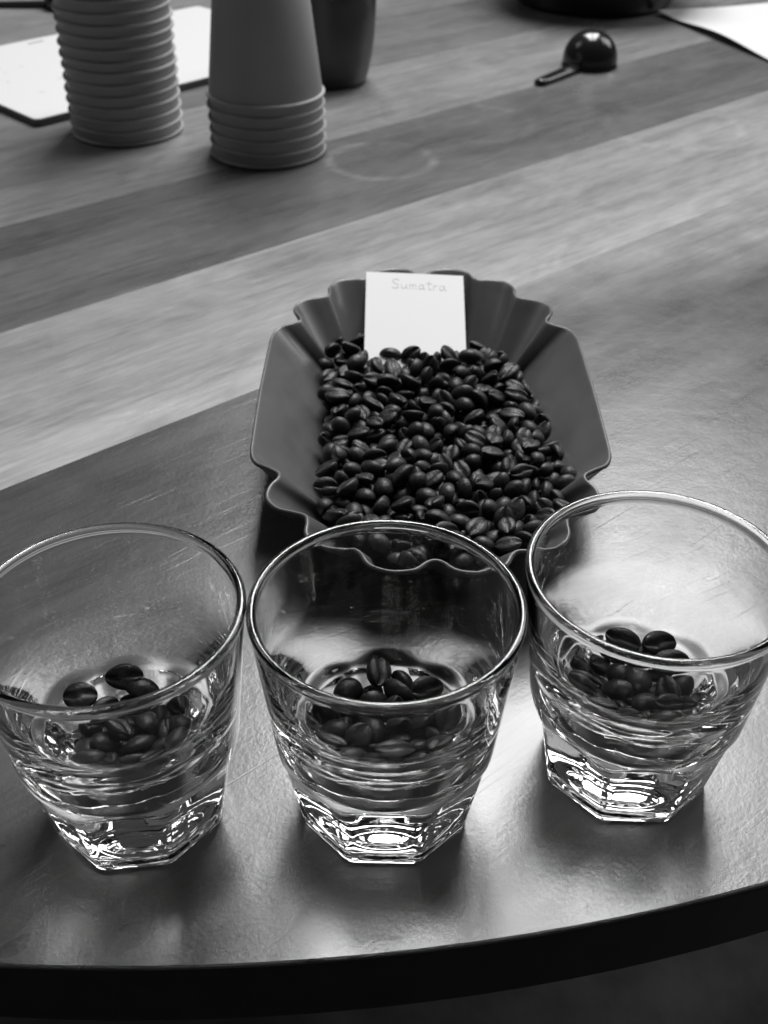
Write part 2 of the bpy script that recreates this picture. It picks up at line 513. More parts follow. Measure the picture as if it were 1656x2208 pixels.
LETTERS = [  # strokes of a hand-written word, x in letter widths, y 0 (base line) to 1 (capital)
    (0.0, [[(.75, .85), (.5, 1.0), (.15, .92), (.08, .70), (.35, .52), (.68, .36), (.62, .10), (.3, 0), (.02, .14)]]),
    (0.95, [[(.05, .5), (.05, .15), (.22, 0), (.45, .12), (.55, .5)], [(.55, .5), (.56, .12), (.70, .02)]]),
    (1.80, [[(.05, .48), (.06, 0)], [(.06, .35), (.22, .5), (.36, .40), (.38, 0)], [(.38, .35), (.54, .5), (.68, .40), (.72, .02)]]),
    (2.70, [[(.55, .45), (.25, .5), (.06, .22), (.22, 0), (.5, .15), (.56, .48)], [(.56, .48), (.58, .08), (.72, .02)]]),
    (3.55, [[(.30, .95), (.26, .3), (.34, 0), (.55, .06)], [(.02, .62), (.6, .66)]]),
    (4.25, [[(.05, .5), (.08, 0)], [(.07, .3), (.22, .48), (.45, .46)]]),
    (4.85, [[(.55, .45), (.25, .5), (.06, .22), (.22, 0), (.5, .15), (.56, .48)], [(.56, .48), (.6, .08), (.8, .04)]]),
]
V, F = [], []
for lx, strokes in LETTERS:
    for st in strokes:
        fine = []
        for p, q in zip(st, st[1:]):
            fine += [(p[0] + (q[0] - p[0]) * k / 3, p[1] + (q[1] - p[1]) * k / 3) for k in range(3)]
        fine.append(st[-1])
        pts = [(.265 + (lx + x) * .099, -.0128 + y * .0078 - (lx + x) * .00010) for x, y in fine]
        w = .00021
        for (u0, v0), (u1, v1) in zip(pts, pts[1:]):
            dx, dy = (u1 - u0) * cardW, v1 - v0
            L = math.hypot(dx, dy) or 1
            px, py = -dy / L * w, dx / L * w
            k = len(V)
            for (u, v, sg) in ((u0, v0, 1), (u0, v0, -1), (u1, v1, -1), (u1, v1, 1)):
                V.append(card_pt(u + sg * px / cardW, v + sg * py, .00012))
            F.append((k, k + 1, k + 2, k + 3))
put('handwriting', V, F, M_ink, card, smooth=False)

# ------------------------------------------------------------------ coffee beans
def bean_verts(nu=20,nv=12,L=.0104,W=.0078,T=.0056,seed=0,groove=1.0):
    """a roasted bean lying on its back: flat face with its crease up (+z)"""
    rnd=random.Random(seed)
    V=[];F=[]
    k1,k2=rnd.uniform(-.12,.12),rnd.uniform(-.06,.06)
    for i in range(1,nv):
        th=math.pi*i/nv   # along x axis
        for j in range(nu):
            ph=2*math.pi*j/nu
            x=math.cos(th);r=math.sin(th)
            y=r*math.cos(ph);z=r*math.sin(ph)
            V.append((x,y,z))
    V.append((1,0,0));V.append((-1,0,0))
    out=[]
    for x,y,z in V:
        y2=y*(1+k1*x)
        if z>0: zz=.36*z**.75*(1-.15*x*x)
        else: zz=1.0*z
        px,py,pz=x*L/2,y2*W/2,zz*T*.72
        if z>0:
            s=y2-.13*math.sin(x*3.)-k2
            pz-=groove*.0016*math.exp(-(s/.13)**2)*(1-.55*x**6)
        out.append((px*(1-.06*abs(y)**3),py,pz+.0012))
    for i in range(nv-2):
        for j in range(nu):
            a=i*nu+j;b=i*nu+(j+1)%nu
            F.append((a,b,b+nu,a+nu))
    n=(nv-1)*nu
    for j in range(nu):
        F.append((n,(j+1)%nu,j)); F.append((n+1,(nv-2)*nu+j,(nv-2)*nu+(j+1)%nu))
    return out,F

bean_meshes = []
for k in range(5):
    V, F = bean_verts(22, 14, seed=k)
    me = bpy.data.meshes.new('coffee_bean')
    me.from_pydata(V, [], F)
    bm = bmesh.new(); bm.from_mesh(me)
    bmesh.ops.recalc_face_normals(bm, faces=bm.faces); bm.to_mesh(me); bm.free()
    me.polygons.foreach_set('use_smooth', [True] * len(me.polygons))
    me.materials.append(M_bean)
    bean_meshes.append(me)
def bean(rec, at, label, group):
    x, y, z, ax, ay, az, s, k = rec
    o = bpy.data.objects.new('coffee_bean', bean_meshes[k])
    COL.objects.link(o)
    o.location = (at[0] + x / 1e4, at[1] + y / 1e4, at[2] + z / 1e4)
    o.rotation_euler = (ax / 100, ay / 100, az / 100)
    f = s / 100 * (.95 if at == TRAY_AT else 1.0)
    h = math.sin(x * 12.9898 + y * 78.233 + z * 3.7)
    o.scale = (f * (1 + .07 * h), f * (1 - .06 * math.sin(h * 40)), f * (1 + .08 * math.sin(h * 77)))
    return tag(o, label, 'coffee bean', group)
BEANS_TRAY = [[49,-922,256,66,24,36,111,1],
[-208,-928,203,13,-260,-40,117,0],
[-447,-544,201,73,9,3,116,0],
[177,-873,235,-25,2,-224,118,2],
[-118,-520,251,159,-34,76,115,0],
[301,-976,233,-17,31,298,104,2],
[-421,157,229,-11,1,295,117,2],
[-154,-855,199,1,-44,-26,114,1],
[206,-964,222,-87,-262,-23,103,1],
[150,-745,241,-115,8,290,105,3],
[434,188,219,-35,-31,299,120,3],
[113,-969,224,-35,5,101,108,3],
[-335,-872,262,115,31,-300,103,1],
[-348,-577,219,-66,0,98,115,2],
[26,-835,257,206,63,0,118,3],
[348,-606,241,-301,-84,13,106,1],
[347,-737,225,-17,68,-206,109,2],
[-309,-896,199,-180,26,216,112,0],
[260,152,223,200,93,-28,119,3],
[-196,-554,216,-6,-289,163,118,0],
[391,-480,240,-75,-3,-276,101,3],
[-398,-51,188,-161,-236,-5,112,2],
[-240,-821,217,-22,-9,-132,111,0],
[9,-532,222,-7,-41,50,113,0],
[143,-591,226,186,-62,189,105,0],
[-447,-368,167,-15,-62,1,110,3],
[210,-350,193,-173,40,15,112,3],
[-330,449,248,198,24,-234,118,2],
[-57,-553,248,18,264,69,102,0],
[368,-944,234,126,-23,-56,111,1],
[415,365,242,1,-30,77,119,0],
[220,-574,243,36,39,84,115,2],
[-206,-682,198,-117,-4,107,114,3],
[300,-879,250,-20,-4,151,102,3],
[281,-324,227,-3,30,32,108,3],
[538,-753,255,-37,4,-84,113,2],
[231,541,242,-285,1,-13,112,1],
[222,-185,200,30,41,-44,118,1],
[-253,-434,218,-154,-7,-44,110,0],
[248,-749,236,-263,104,-7,110,1],
[405,36,200,-2,14,258,119,0],
[-119,-700,220,-33,-49,-7,107,1],
[-106,-1055,214,131,78,227,101,1],
[-178,289,243,118,-301,7,118,2],
[133,-1017,183,54,-254,44,104,3],
[-275,-596,196,248,-30,-61,108,1],
[-312,-120,193,-4,-37,-28,112,0],
[65,-628,235,-211,25,-159,106,0],
[231,44,182,-36,-36,49,113,0],
[-181,-7,209,15,-51,15,117,0],
[473,-778,226,-48,40,240,103,3],
[-238,-298,193,112,-4,16,106,3],
[-139,-429,236,-210,18,65,112,2],
[409,-882,240,134,-11,-273,106,3],
[61,-935,157,-58,35,169,119,1],
[-19,-638,221,-75,-313,-72,109,1],
[287,-803,229,70,-91,128,118,0],
[-314,-277,177,-103,-259,-34,102,0],
[-63,570,230,79,-47,41,106,1],
[126,462,230,-145,6,-287,107,2],
[178,197,223,-174,277,-5,110,1],
[210,-1042,208,-24,-68,-124,108,1],
[481,85,201,-36,-288,-107,106,2],
[183,123,212,291,-26,-62,115,2],
[-183,-237,208,-82,294,51,102,3],
[578,-555,230,-176,-44,36,104,3],
[-397,-293,200,-151,16,184,119,0],
[-253,122,204,48,-18,249,113,0],
[-42,-864,191,-92,-23,82,109,0],
[453,-294,250,-4,18,94,103,1],
[307,-530,207,-143,202,47,115,0],
[15,-728,252,-44,32,122,117,2],
[-327,-405,187,-101,-240,30,104,1],
[-73,298,231,-55,37,-32,119,2],
[339,179,214,29,55,43,111,1],
[-385,-808,249,27,49,225,111,3],
[-119,-917,170,-12,77,104,111,1],
[15,-903,207,43,28,72,116,3],
[145,-402,188,-31,-34,195,103,1],
[-58,-140,229,-209,-75,-44,101,2],
[109,-83,188,196,43,129,119,1],
[-252,328,213,44,41,33,115,2],
[296,-214,228,-28,-18,-201,107,1],
[339,450,241,219,-61,-10,109,3],
[190,-270,212,-13,273,-49,106,3],
[124,-809,222,67,-281,-26,112,0],
[-86,-355,237,-160,51,207,114,3],
[365,-166,197,-119,-36,128,112,3],
[-27,-222,203,56,-246,-102,113,1],
[-61,-1019,206,162,-13,-65,102,0],
[-348,3,222,-295,-79,11,104,3],
[-64,-25,239,-71,7,3,103,0],
[-465,585,248,174,37,95,119,1],
[-151,415,226,17,-31,167,107,3],
[36,-193,169,37,-94,-25,118,2],
[586,-256,191,154,-7,-137,107,1],
[-278,-511,219,16,32,220,109,0],
[483,-706,201,57,55,-67,120,3],
[-36,-317,210,-267,-47,-64,115,0],
[-38,407,242,-170,-70,118,108,1],
[-447,-677,203,227,48,145,103,3],
[107,-282,191,44,25,-185,106,2],
[-371,591,250,38,-52,-294,113,1],
[-474,436,173,41,-4,92,110,1],
[33,430,241,-32,128,-275,119,2],
[-349,362,218,-62,-35,-84,111,1],
[536,-101,195,-11,-72,80,112,1],
[-405,306,199,36,-11,266,119,3],
[-135,140,221,48,22,198,119,1],
[-390,-114,142,34,7,19,105,3],
[123,544,240,2,-67,239,109,3],
[-239,-64,219,17,-19,-85,101,2],
[343,-428,226,72,-3,131,103,2],
[193,413,216,7,-245,58,117,0],
[6,351,236,140,-74,110,102,3],
[508,-455,232,-139,54,89,102,0],
[40,24,228,-99,261,-100,107,2],
[-232,-96,169,29,20,-265,100,1],
[324,334,232,35,-70,-97,112,1],
[-119,-573,184,-6,292,78,104,0],
[-163,599,217,104,311,-28,120,2],
[-409,553,199,-44,-32,-237,118,1],
[39,-445,224,86,-45,-248,117,0],
[100,-484,212,-246,-47,-134,108,1],
[-469,-95,142,83,86,79,115,0],
[99,184,196,88,57,-102,103,2],
[-113,-734,171,17,60,210,109,1],
[-233,435,233,-63,34,-112,107,2],
[61,316,211,-84,79,139,117,1],
[68,-361,193,13,67,-118,100,2],
[10,155,196,-11,-38,-221,112,2],
[333,-51,190,35,-57,232,111,0],
[55,-52,212,-19,83,125,103,2],
[-4,285,169,29,-298,10,118,2],
[-410,78,196,38,-21,-182,108,3],
[-317,265,194,119,81,59,113,0],
[483,-363,231,222,-44,-178,102,2],
[271,-603,192,61,104,260,107,2],
[-438,-197,134,-249,69,-115,119,3],
[-333,143,207,-154,5,107,102,0],
[-486,515,197,-252,75,71,110,3],
[412,-362,230,58,36,147,104,2],
[498,-592,215,155,6,-174,111,3],
[-303,61,191,-1,17,-127,107,0],
[-113,-819,154,23,80,-143,117,2],
[-99,-200,177,24,18,-220,105,1],
[205,-644,205,27,135,-84,110,0],
[-12,-94,205,-278,-15,-132,119,2],
[465,-509,185,96,8,131,103,1],
[602,-467,236,291,33,133,102,2],
[-383,-443,162,-227,-189,-2,103,0],
[401,-60,210,148,58,126,105,2],
[438,-136,191,-54,29,-201,111,1],
[216,283,230,131,-23,93,115,1],
[-130,-981,156,237,19,-17,110,2],
[395,-685,216,-132,58,210,108,2],
[421,-233,205,48,10,-140,105,1],
[-476,226,207,-164,-35,57,101,1],
[234,-891,196,226,-42,53,112,3],
[98,106,189,152,-22,-56,114,3],
[-33,-779,220,31,33,122,105,0],
[435,-631,186,123,-36,151,112,2],
[-32,-961,167,-271,1,93,112,2],
[479,-25,176,290,-8,-95,119,2],
[175,-101,189,-285,-105,12,106,3],
[-204,178,189,-111,-59,235,100,3],
[160,321,205,269,-5,-163,113,0],
[398,-563,214,156,-11,123,111,2],
[142,-893,173,-15,72,-40,120,1],
[267,403,208,-122,-208,100,118,3],
[538,-669,229,-167,-72,222,106,1],
[71,-734,207,14,-292,-156,106,3],
[-329,-701,185,-247,14,-172,118,2],
[549,22,170,118,124,-56,112,3],
[-191,242,195,163,80,12,106,3],
[496,-188,220,134,-53,-198,113,3],
[-257,-871,151,-170,-18,-27,118,0],
[-320,-792,200,51,-29,101,112,1],
[-333,746,214,18,60,280,102,1],
[320,131,150,-1,-44,-23,118,2],
[-96,248,182,39,32,271,105,2],
[-28,-407,192,-122,97,67,114,0],
[-305,-205,173,-33,36,-57,102,3],
[-356,-619,165,32,-244,12,100,2],
[497,305,178,-98,5,-139,118,2],
[303,-130,202,-1,47,-202,104,2],
[437,274,214,-14,-14,238,102,0],
[-57,119,190,-84,-65,-152,111,3],
[-376,-547,142,-105,18,284,112,1],
[280,237,216,3,22,113,111,2],
[-95,-101,165,51,91,-39,100,1],
[-195,-771,174,-312,-4,132,117,0],
[95,396,178,-60,-16,260,102,2],
[578,-395,203,182,-74,-209,102,1],
[314,-387,174,-187,52,-59,104,3],
[305,838,118,-38,42,-16,116,3],
[158,-183,168,-58,16,-107,106,0],
[359,305,185,-182,-11,-252,113,2],
[-33,-697,178,75,-245,-2,113,3],
[-124,50,160,-45,-36,98,116,1],
[-270,-655,151,160,-4,-123,104,1],
[447,-422,191,47,-88,-243,119,2],
[209,111,138,125,32,276,114,1],
[-439,-1,130,-188,-30,230,118,2],
[315,634,174,11,-56,105,119,0],
[392,509,211,78,104,-268,113,2],
[509,-252,190,-44,28,80,109,3],
[-117,330,184,-92,-289,36,120,3],
[295,-682,203,69,272,113,106,2],
[-45,-758,152,56,268,-55,109,1],
[87,23,173,-150,48,-105,117,3],
[-90,-36,180,-71,36,13,112,0],
[-384,456,184,35,8,91,116,0],
[-166,70,203,-282,-49,-56,107,1],
[350,-837,197,122,-33,-192,106,2],
[213,-509,198,25,-36,187,110,2],
[-461,267,139,222,6,-165,115,1],
[541,-510,185,167,102,-201,120,2],
[409,-808,201,268,163,-22,106,3],
[556,-170,159,61,21,-279,107,3],
[408,140,167,30,115,162,107,0],
[261,587,200,-49,-32,242,112,0],
[-197,-576,138,135,-3,-229,118,3],
[214,-717,193,77,-82,146,119,0],
[326,43,169,-43,-231,108,118,2],
[-178,-36,146,33,50,199,104,0],
[-146,-303,175,-31,-14,114,102,0],
[347,558,215,107,-18,-191,106,3],
[356,-234,147,-8,-199,224,112,1],
[37,-117,143,-159,-93,44,110,1],
[-35,32,192,10,284,-84,112,0],
[-82,-639,170,-102,-242,40,117,0],
[283,-461,166,23,-27,61,119,0],
[-184,-670,135,20,37,-282,118,2],
[457,389,193,54,1,-183,109,2],
[-289,425,190,69,-40,-111,111,1],
[-227,-369,181,-4,28,-296,104,1],
[-445,683,230,13,-80,-40,100,1],
[5,-297,165,52,258,55,115,1],
[-313,-36,162,166,54,204,120,2],
[216,-900,105,-209,-40,37,117,2],
[-264,-523,157,221,30,207,112,2],
[240,-69,178,217,-15,-87,104,0],
[-398,-743,189,87,296,-65,110,2],
[-243,507,188,48,24,-148,118,1],
[538,138,157,-36,-218,22,104,2],
[65,235,163,169,88,-199,115,2],
[-187,-166,183,-215,11,-219,103,3],
[2,555,197,-9,104,-264,101,2],
[-444,96,110,235,13,-150,110,1],
[-283,-774,144,-23,-18,107,118,1],
[64,559,196,-9,-123,0,105,3],
[-61,-484,198,-70,-79,136,117,1],
[99,-610,174,-130,18,150,110,2],
[530,253,124,30,-15,-156,101,1],
[-265,219,173,174,-53,-207,115,3],
[-31,193,144,-93,-177,-95,106,0],
[-366,-289,125,117,9,226,116,1],
[94,-40,111,-9,12,79,108,3],
[203,-818,179,238,-66,78,115,0],
[312,-330,145,130,53,-53,113,2],
[-155,-478,179,86,79,262,116,0],
[-40,483,202,72,-65,290,114,0],
[-94,424,190,-272,31,-116,106,1],
[165,6,136,104,26,225,115,1],
[139,-677,197,69,-207,37,106,0],
[-144,-914,107,-47,42,-25,112,1],
[-165,486,195,-9,-65,150,103,0],
[528,-241,128,-20,-12,-84,105,3],
[-11,382,168,16,-273,94,120,2],
[-396,219,184,-12,-45,-29,113,3],
[530,-430,154,-21,45,87,101,0],
[295,-900,163,64,-245,128,118,0],
[353,396,190,-301,-11,-68,119,3],
[-244,-51,113,186,62,-201,102,3],
[168,215,79,155,76,126,112,3],
[370,-340,190,79,13,155,102,3],
[-226,46,160,115,-55,254,105,1],
[-125,184,161,-301,-6,-22,117,3],
[338,233,160,-189,244,20,110,3],
[448,-324,170,12,5,172,107,2],
[225,500,178,-17,48,178,113,3],
[-371,-218,158,-31,74,21,104,0],
[-249,-433,149,34,-3,-305,103,1],
[-315,543,216,91,-4,-198,115,2],
[-22,-831,138,-9,295,-89,101,2],
[-234,-168,126,177,-21,-163,115,1],
[-190,-370,129,-18,287,49,117,3],
[64,481,188,-17,115,-31,115,2],
[289,61,93,208,131,-95,116,1],
[-316,795,171,-5,79,-147,102,1],
[283,-8,128,89,58,16,107,3],
[107,104,117,10,11,-173,116,1],
[-222,318,148,-17,-25,-71,113,3],
[394,653,154,215,219,-21,111,3],
[115,-864,66,132,-15,200,103,2],
[-286,27,114,-77,54,283,109,1],
[300,501,174,-268,-14,-180,114,3],
[-30,-491,125,-46,-303,77,114,2],
[137,-117,116,78,-301,-47,111,3],
[-294,-568,113,85,6,221,105,3],
[132,-519,168,299,-63,-56,115,0],
[131,-940,120,-72,-38,-100,114,2],
[-68,-687,110,309,42,14,114,2],
[60,-858,108,84,26,-111,111,0],
[295,-281,104,30,53,-112,103,0],
[421,73,144,-304,-22,-64,117,0],
[410,-742,169,-275,-7,61,102,2],
[48,89,73,69,-266,103,102,0],
[-396,-655,131,-50,-30,-156,119,2],
[-225,-811,114,-30,286,77,110,2],
[149,322,140,45,30,144,115,2],
[151,428,156,168,-20,-91,109,1],
[-157,-834,86,-162,53,83,110,1],
[381,-450,144,98,117,-11,120,1],
[-365,50,154,-301,-14,113,116,1],
[420,211,136,81,55,252,112,2],
[25,-503,169,25,4,-36,107,1],
[225,-295,136,109,82,-86,110,1],
[-399,645,196,-255,-22,100,107,3],
[-244,-424,58,8,-309,-152,102,3],
[-331,-488,164,121,-35,-240,102,2],
[93,-185,124,-213,5,-43,114,1],
[119,-826,150,-40,-270,-90,106,2],
[537,-343,157,64,-27,-234,118,3],
[-74,522,156,-65,-57,-246,107,3],
[284,-262,184,58,302,-37,107,2],
[91,398,115,-31,32,-61,108,0],
[264,-756,119,-44,46,-222,104,0],
[208,-435,161,-118,-22,97,115,0],
[136,213,146,-36,-17,131,109,3],
[-386,139,143,-70,-46,304,112,2],
[-107,-45,116,292,8,52,117,0],
[444,-216,139,83,12,-200,118,0],
[382,-127,133,118,6,208,111,3],
[179,593,189,-76,-6,-160,110,2],
[-57,-905,117,-210,8,-104,111,0],
[308,125,68,132,20,-83,108,1],
[278,-817,148,-18,-20,70,113,1],
[-429,516,146,236,38,137,102,3],
[-441,351,146,-158,34,-20,111,3],
[-317,345,158,199,-40,65,119,3],
[-131,73,77,250,52,77,110,3],
[46,-802,60,27,-15,155,107,3],
[-218,-491,115,-62,56,188,109,2],
[430,275,149,92,302,-30,116,1],
[16,78,137,-126,-29,-48,102,2],
[31,-603,176,-194,-16,98,114,0],
[-152,-390,184,-121,25,-218,101,2],
[12,14,125,-206,222,-11,112,3],
[-431,-296,107,-166,48,-132,102,3],
[-340,720,143,-84,-12,279,106,1],
[197,-223,115,-64,36,67,115,3],
[36,-429,148,-49,277,-87,115,0],
[417,444,217,118,-31,-221,100,3],
[-166,150,69,-35,-289,-69,115,0],
[-94,-775,80,-51,-97,-103,118,2],
[444,577,132,-97,269,-45,118,3],
[251,212,163,-8,25,-81,103,1],
[299,-201,137,-110,254,98,104,2],
[-84,-421,144,195,100,2,107,1],
[136,-324,146,-79,2,98,119,1],
[-269,160,132,-102,-61,-61,100,0],
[60,326,128,181,7,261,106,2],
[-283,-19,60,313,-6,19,109,0],
[216,-963,145,0,35,71,101,2],
[413,-608,111,52,-41,-286,119,3],
[340,-577,163,259,-44,-55,108,1],
[-39,348,118,16,-303,-21,112,2],
[163,-58,64,80,-6,24,112,3],
[-164,-201,125,121,-69,107,114,1],
[484,-467,118,68,7,294,107,0],
[-23,-574,146,131,-219,-103,115,1],
[-286,100,136,-182,59,-58,113,0],
[-424,199,112,-110,55,152,102,2],
[-351,-374,128,265,70,-32,113,2],
[-124,-604,119,14,291,96,116,3],
[-13,-866,73,-57,-80,-164,105,3],
[186,-506,114,67,17,-265,115,2],
[-304,-453,99,20,6,67,113,3],
[178,-365,119,-168,-65,-221,109,3],
[-353,420,122,29,16,-157,114,3],
[-160,-118,120,-97,-8,263,119,3],
[-9,-60,141,9,33,-280,116,3],
[363,-79,66,-132,20,-76,104,1],
[-308,496,59,27,14,226,105,0],
[471,478,104,-43,21,-237,117,0],
[43,155,112,-224,105,97,118,0],
[-48,452,121,-100,-75,-224,110,0],
[-412,-393,100,-33,-52,-232,118,3],
[43,-818,177,20,-26,-30,103,0],
[-311,74,60,7,308,34,112,0],
[172,-837,86,-229,67,-133,117,0],
[108,30,72,-213,-18,-99,106,2],
[-268,-688,79,189,42,206,110,0],
[226,109,62,27,-41,110,104,3],
[-130,-507,114,-305,12,-52,110,1],
[-10,251,112,-39,-309,-69,111,3],
[-153,-429,77,134,-72,-15,114,2],
[280,-666,134,-6,-52,197,104,0],
[232,634,148,41,48,-244,104,2],
[-392,-492,90,79,-265,-98,114,2],
[142,-747,162,-104,-4,-101,107,3],
[223,50,113,-207,25,230,101,2],
[498,337,103,-215,11,165,101,0],
[-364,-212,65,77,39,72,105,2],
[241,-829,68,-84,54,260,109,3],
[196,-403,61,80,-17,-282,101,2],
[145,-675,114,-276,16,141,101,0],
[98,-775,113,-18,301,72,106,2],
[491,171,124,-107,-81,-270,116,2],
[383,-17,135,30,4,-185,109,2],
[-227,277,73,-135,-70,63,105,2],
[-343,197,134,-117,-84,20,110,0],
[516,75,115,-217,27,169,112,0],
[440,-80,128,-71,-13,-168,115,3],
[402,-500,171,-186,65,33,101,0],
[-190,233,117,-9,-33,227,109,3],
[-317,629,174,-252,67,47,116,0],
[-121,-370,70,131,-21,-78,115,2],
[343,389,62,-81,-1,-65,103,2],
[167,-571,61,8,308,111,116,1],
[459,104,63,81,17,-198,107,3],
[68,-279,62,29,-15,-300,115,0],
[-390,-73,82,-193,185,-18,104,3],
[307,-88,130,86,-25,170,117,1],
[488,-304,108,40,37,-35,106,2],
[308,405,123,42,12,-299,102,0],
[-391,339,72,27,-52,-244,110,0],
[-333,544,148,-18,-14,-7,112,1],
[-381,272,136,-34,-2,209,106,3],
[255,-544,133,-71,-275,25,104,2],
[-81,141,108,44,234,1,104,0],
[135,512,172,52,-11,218,102,1],
[224,172,123,186,49,-10,102,2],
[-297,282,115,16,-12,-225,102,0],
[-16,-764,71,-121,8,135,118,2],
[-323,159,66,76,-40,-61,106,1],
[-376,-9,63,80,17,-285,108,1],
[-60,-592,72,-120,32,-144,110,2],
[-228,523,62,-27,9,-65,113,2],
[119,-430,125,92,-5,213,119,3],
[332,-792,84,-206,-21,63,111,0],
[483,-389,98,-110,-29,19,116,1],
[353,501,119,286,19,28,120,0],
[-292,481,124,-94,2,-22,112,3],
[456,-556,136,-33,33,25,106,2],
[136,504,89,151,-190,-72,114,1],
[109,-140,65,80,4,247,115,2],
[226,-621,114,78,-29,-236,102,3],
[441,-160,75,281,43,39,119,1],
[82,-254,122,121,-26,307,119,3],
[-75,-351,142,-25,-277,-37,120,2],
[-304,-166,119,-22,-221,-81,115,0],
[20,416,82,215,-70,-100,112,0],
[171,-598,148,-55,-14,98,117,0],
[-44,-155,136,-58,-203,-47,105,0],
[36,-335,121,31,60,-297,114,1],
[224,264,125,5,-270,20,116,0],
[-217,-271,138,15,19,-112,111,0],
[349,177,105,-250,39,-13,110,2],
[-51,-238,140,77,1,131,110,3],
[292,300,145,42,-104,214,114,0],
[-417,693,164,35,-58,153,103,1],
[397,-3,64,-95,-11,-212,105,1],
[137,-749,62,-27,12,-313,115,2],
[269,-566,62,311,-3,79,117,3],
[156,-229,60,8,-309,-70,111,0],
[160,425,68,-133,28,-27,106,1],
[-263,-769,70,83,-284,-86,100,2],
[32,-608,63,27,-2,-9,119,1],
[328,639,60,5,308,-6,110,2],
[-58,24,60,6,309,-33,111,0],
[-235,-590,63,26,-15,-146,120,1],
[115,-665,64,18,39,27,110,3],
[427,-427,61,80,11,227,102,0],
[-242,348,71,-129,20,-234,117,1],
[246,585,60,-31,-1,-147,107,3],
[-390,126,72,-247,17,-151,110,1],
[336,-717,60,287,-8,143,100,2],
[-172,-3,67,87,-12,-273,116,3],
[-30,105,74,-259,-32,59,117,0],
[348,573,77,-176,21,24,117,1],
[142,120,61,-8,310,72,114,3],
[-275,-238,61,-28,-16,32,113,0],
[484,-236,80,-211,1,125,104,1],
[-240,430,62,-7,-308,45,117,3],
[-182,-82,62,-7,-308,-25,118,3],
[-186,-674,63,27,14,98,119,0],
[-110,380,63,81,2,-45,106,1],
[390,446,68,-27,49,47,119,3],
[-89,-850,60,307,6,95,112,0],
[177,31,62,80,-11,-108,106,1],
[-238,120,69,-132,-5,-75,111,3],
[264,-183,65,42,-35,47,110,0],
[-110,587,62,5,308,-140,117,1],
[358,48,78,-180,-23,-222,118,2],
[-181,-768,58,27,-15,-238,101,0],
[-15,184,59,-309,-6,37,108,3],
[-181,-502,61,8,-309,17,114,1],
[454,193,62,-80,-17,304,105,2],
[44,565,59,-308,6,-80,107,3],
[261,-752,59,-26,15,-314,104,2],
[333,305,60,-312,-6,38,111,1],
[-343,-613,67,-4,-45,216,118,0],
[447,-518,75,241,-31,56,110,1],
[351,-323,60,8,-309,80,109,2],
[-322,635,61,-287,4,76,103,3],
[-348,-419,59,308,3,115,107,0],
[85,-539,59,24,15,-97,105,1],
[-98,-682,58,-28,-14,-168,101,1],
[376,-490,59,-22,-15,89,102,2],
[-270,-115,58,8,308,-143,104,3],
[82,340,59,27,-11,21,105,2],
[45,7,69,-32,-84,-21,101,3],
[-143,-265,61,-8,-309,99,115,0],
[348,764,66,-99,-26,174,108,2],
[-310,-524,59,5,15,52,101,3],
[357,-401,101,-267,42,94,100,1],
[-236,595,122,-48,-297,97,114,2],
[405,273,63,80,16,109,109,3],
[23,271,60,-8,314,-35,112,0],
[280,-105,61,28,16,296,112,1],
[431,-325,75,-275,46,52,111,2],
[285,-419,64,29,-26,-245,117,3],
[265,543,115,-44,30,-193,110,2],
[-162,238,59,-8,309,-15,108,3],
[239,-280,62,30,-18,155,114,0],
[211,490,61,27,0,173,110,1],
[472,15,77,211,42,-186,113,3],
[203,-657,61,79,-13,188,100,1],
[-224,47,81,-118,258,44,108,2],
[249,-13,62,66,-14,-149,104,3],
[-66,-122,76,-157,-275,-6,115,0],
[74,470,66,-80,-12,191,119,2],
[-406,-148,70,-61,-70,-183,104,3],
[300,483,64,5,-20,-167,117,0],
[-142,474,64,52,14,140,114,3],
[-177,590,75,193,41,157,101,0],
[1,-510,60,27,-14,-178,108,1],
[231,284,58,-2,308,-139,102,3],
[99,197,68,82,46,186,110,0],
[178,343,75,-209,33,-184,110,1],
[-138,-581,58,27,13,-78,102,2],
[-371,-307,60,7,308,-145,109,0],
[37,-701,69,111,37,240,109,1],
[-108,611,129,117,-42,-118,108,2],
[111,-581,106,34,-17,136,101,3],
[325,-241,59,307,-4,85,108,0],
[-190,-176,62,-8,-310,13,118,3],
[-317,240,62,80,11,-253,105,0],
[360,-568,71,-199,-241,14,102,2],
[132,-470,61,-27,3,-134,110,0],
[225,348,159,-163,50,162,119,3],
[-80,-492,61,18,15,-176,109,0],
[-92,-53,58,-26,-15,-40,101,2],
[-54,-338,63,-86,9,-14,105,0],
[408,-233,61,80,17,214,101,1],
[-381,265,73,221,-17,72,109,0],
[432,526,69,-67,-307,-59,102,1],
[-393,42,88,77,268,17,103,0],
[199,-143,62,83,19,-169,105,1],
[-29,530,71,-121,9,-80,116,2],
[279,633,104,-22,12,238,102,0],
[268,349,85,-135,-104,-231,113,1],
[323,-623,110,127,-28,-74,116,3],
[-349,-129,81,-31,-226,87,102,1],
[-312,344,67,134,-28,123,103,0],
[351,-160,77,104,-84,-149,110,1],
[220,-480,61,-80,-17,195,103,2],
[240,198,61,27,-32,70,103,3],
[-84,292,65,-17,-29,212,115,1],
[392,-634,59,27,-4,287,103,3],
[358,-824,129,-59,295,91,104,3],
[-350,432,61,-28,-15,238,113,0],
[-94,211,90,-107,-9,-266,109,2],
[-251,203,64,-73,-39,9,100,3],
[331,226,69,28,-59,127,114,1],
[-296,-333,60,-27,15,-149,109,3],
[510,-134,112,189,66,-147,114,0],
[-169,114,133,16,-295,2,117,0],
[-315,-78,100,188,-37,-126,100,1],
[-63,429,61,-79,-13,-119,102,3],
[-389,508,98,205,50,107,110,0],
[12,-60,76,101,314,20,113,1],
[-156,-733,114,214,24,18,102,2],
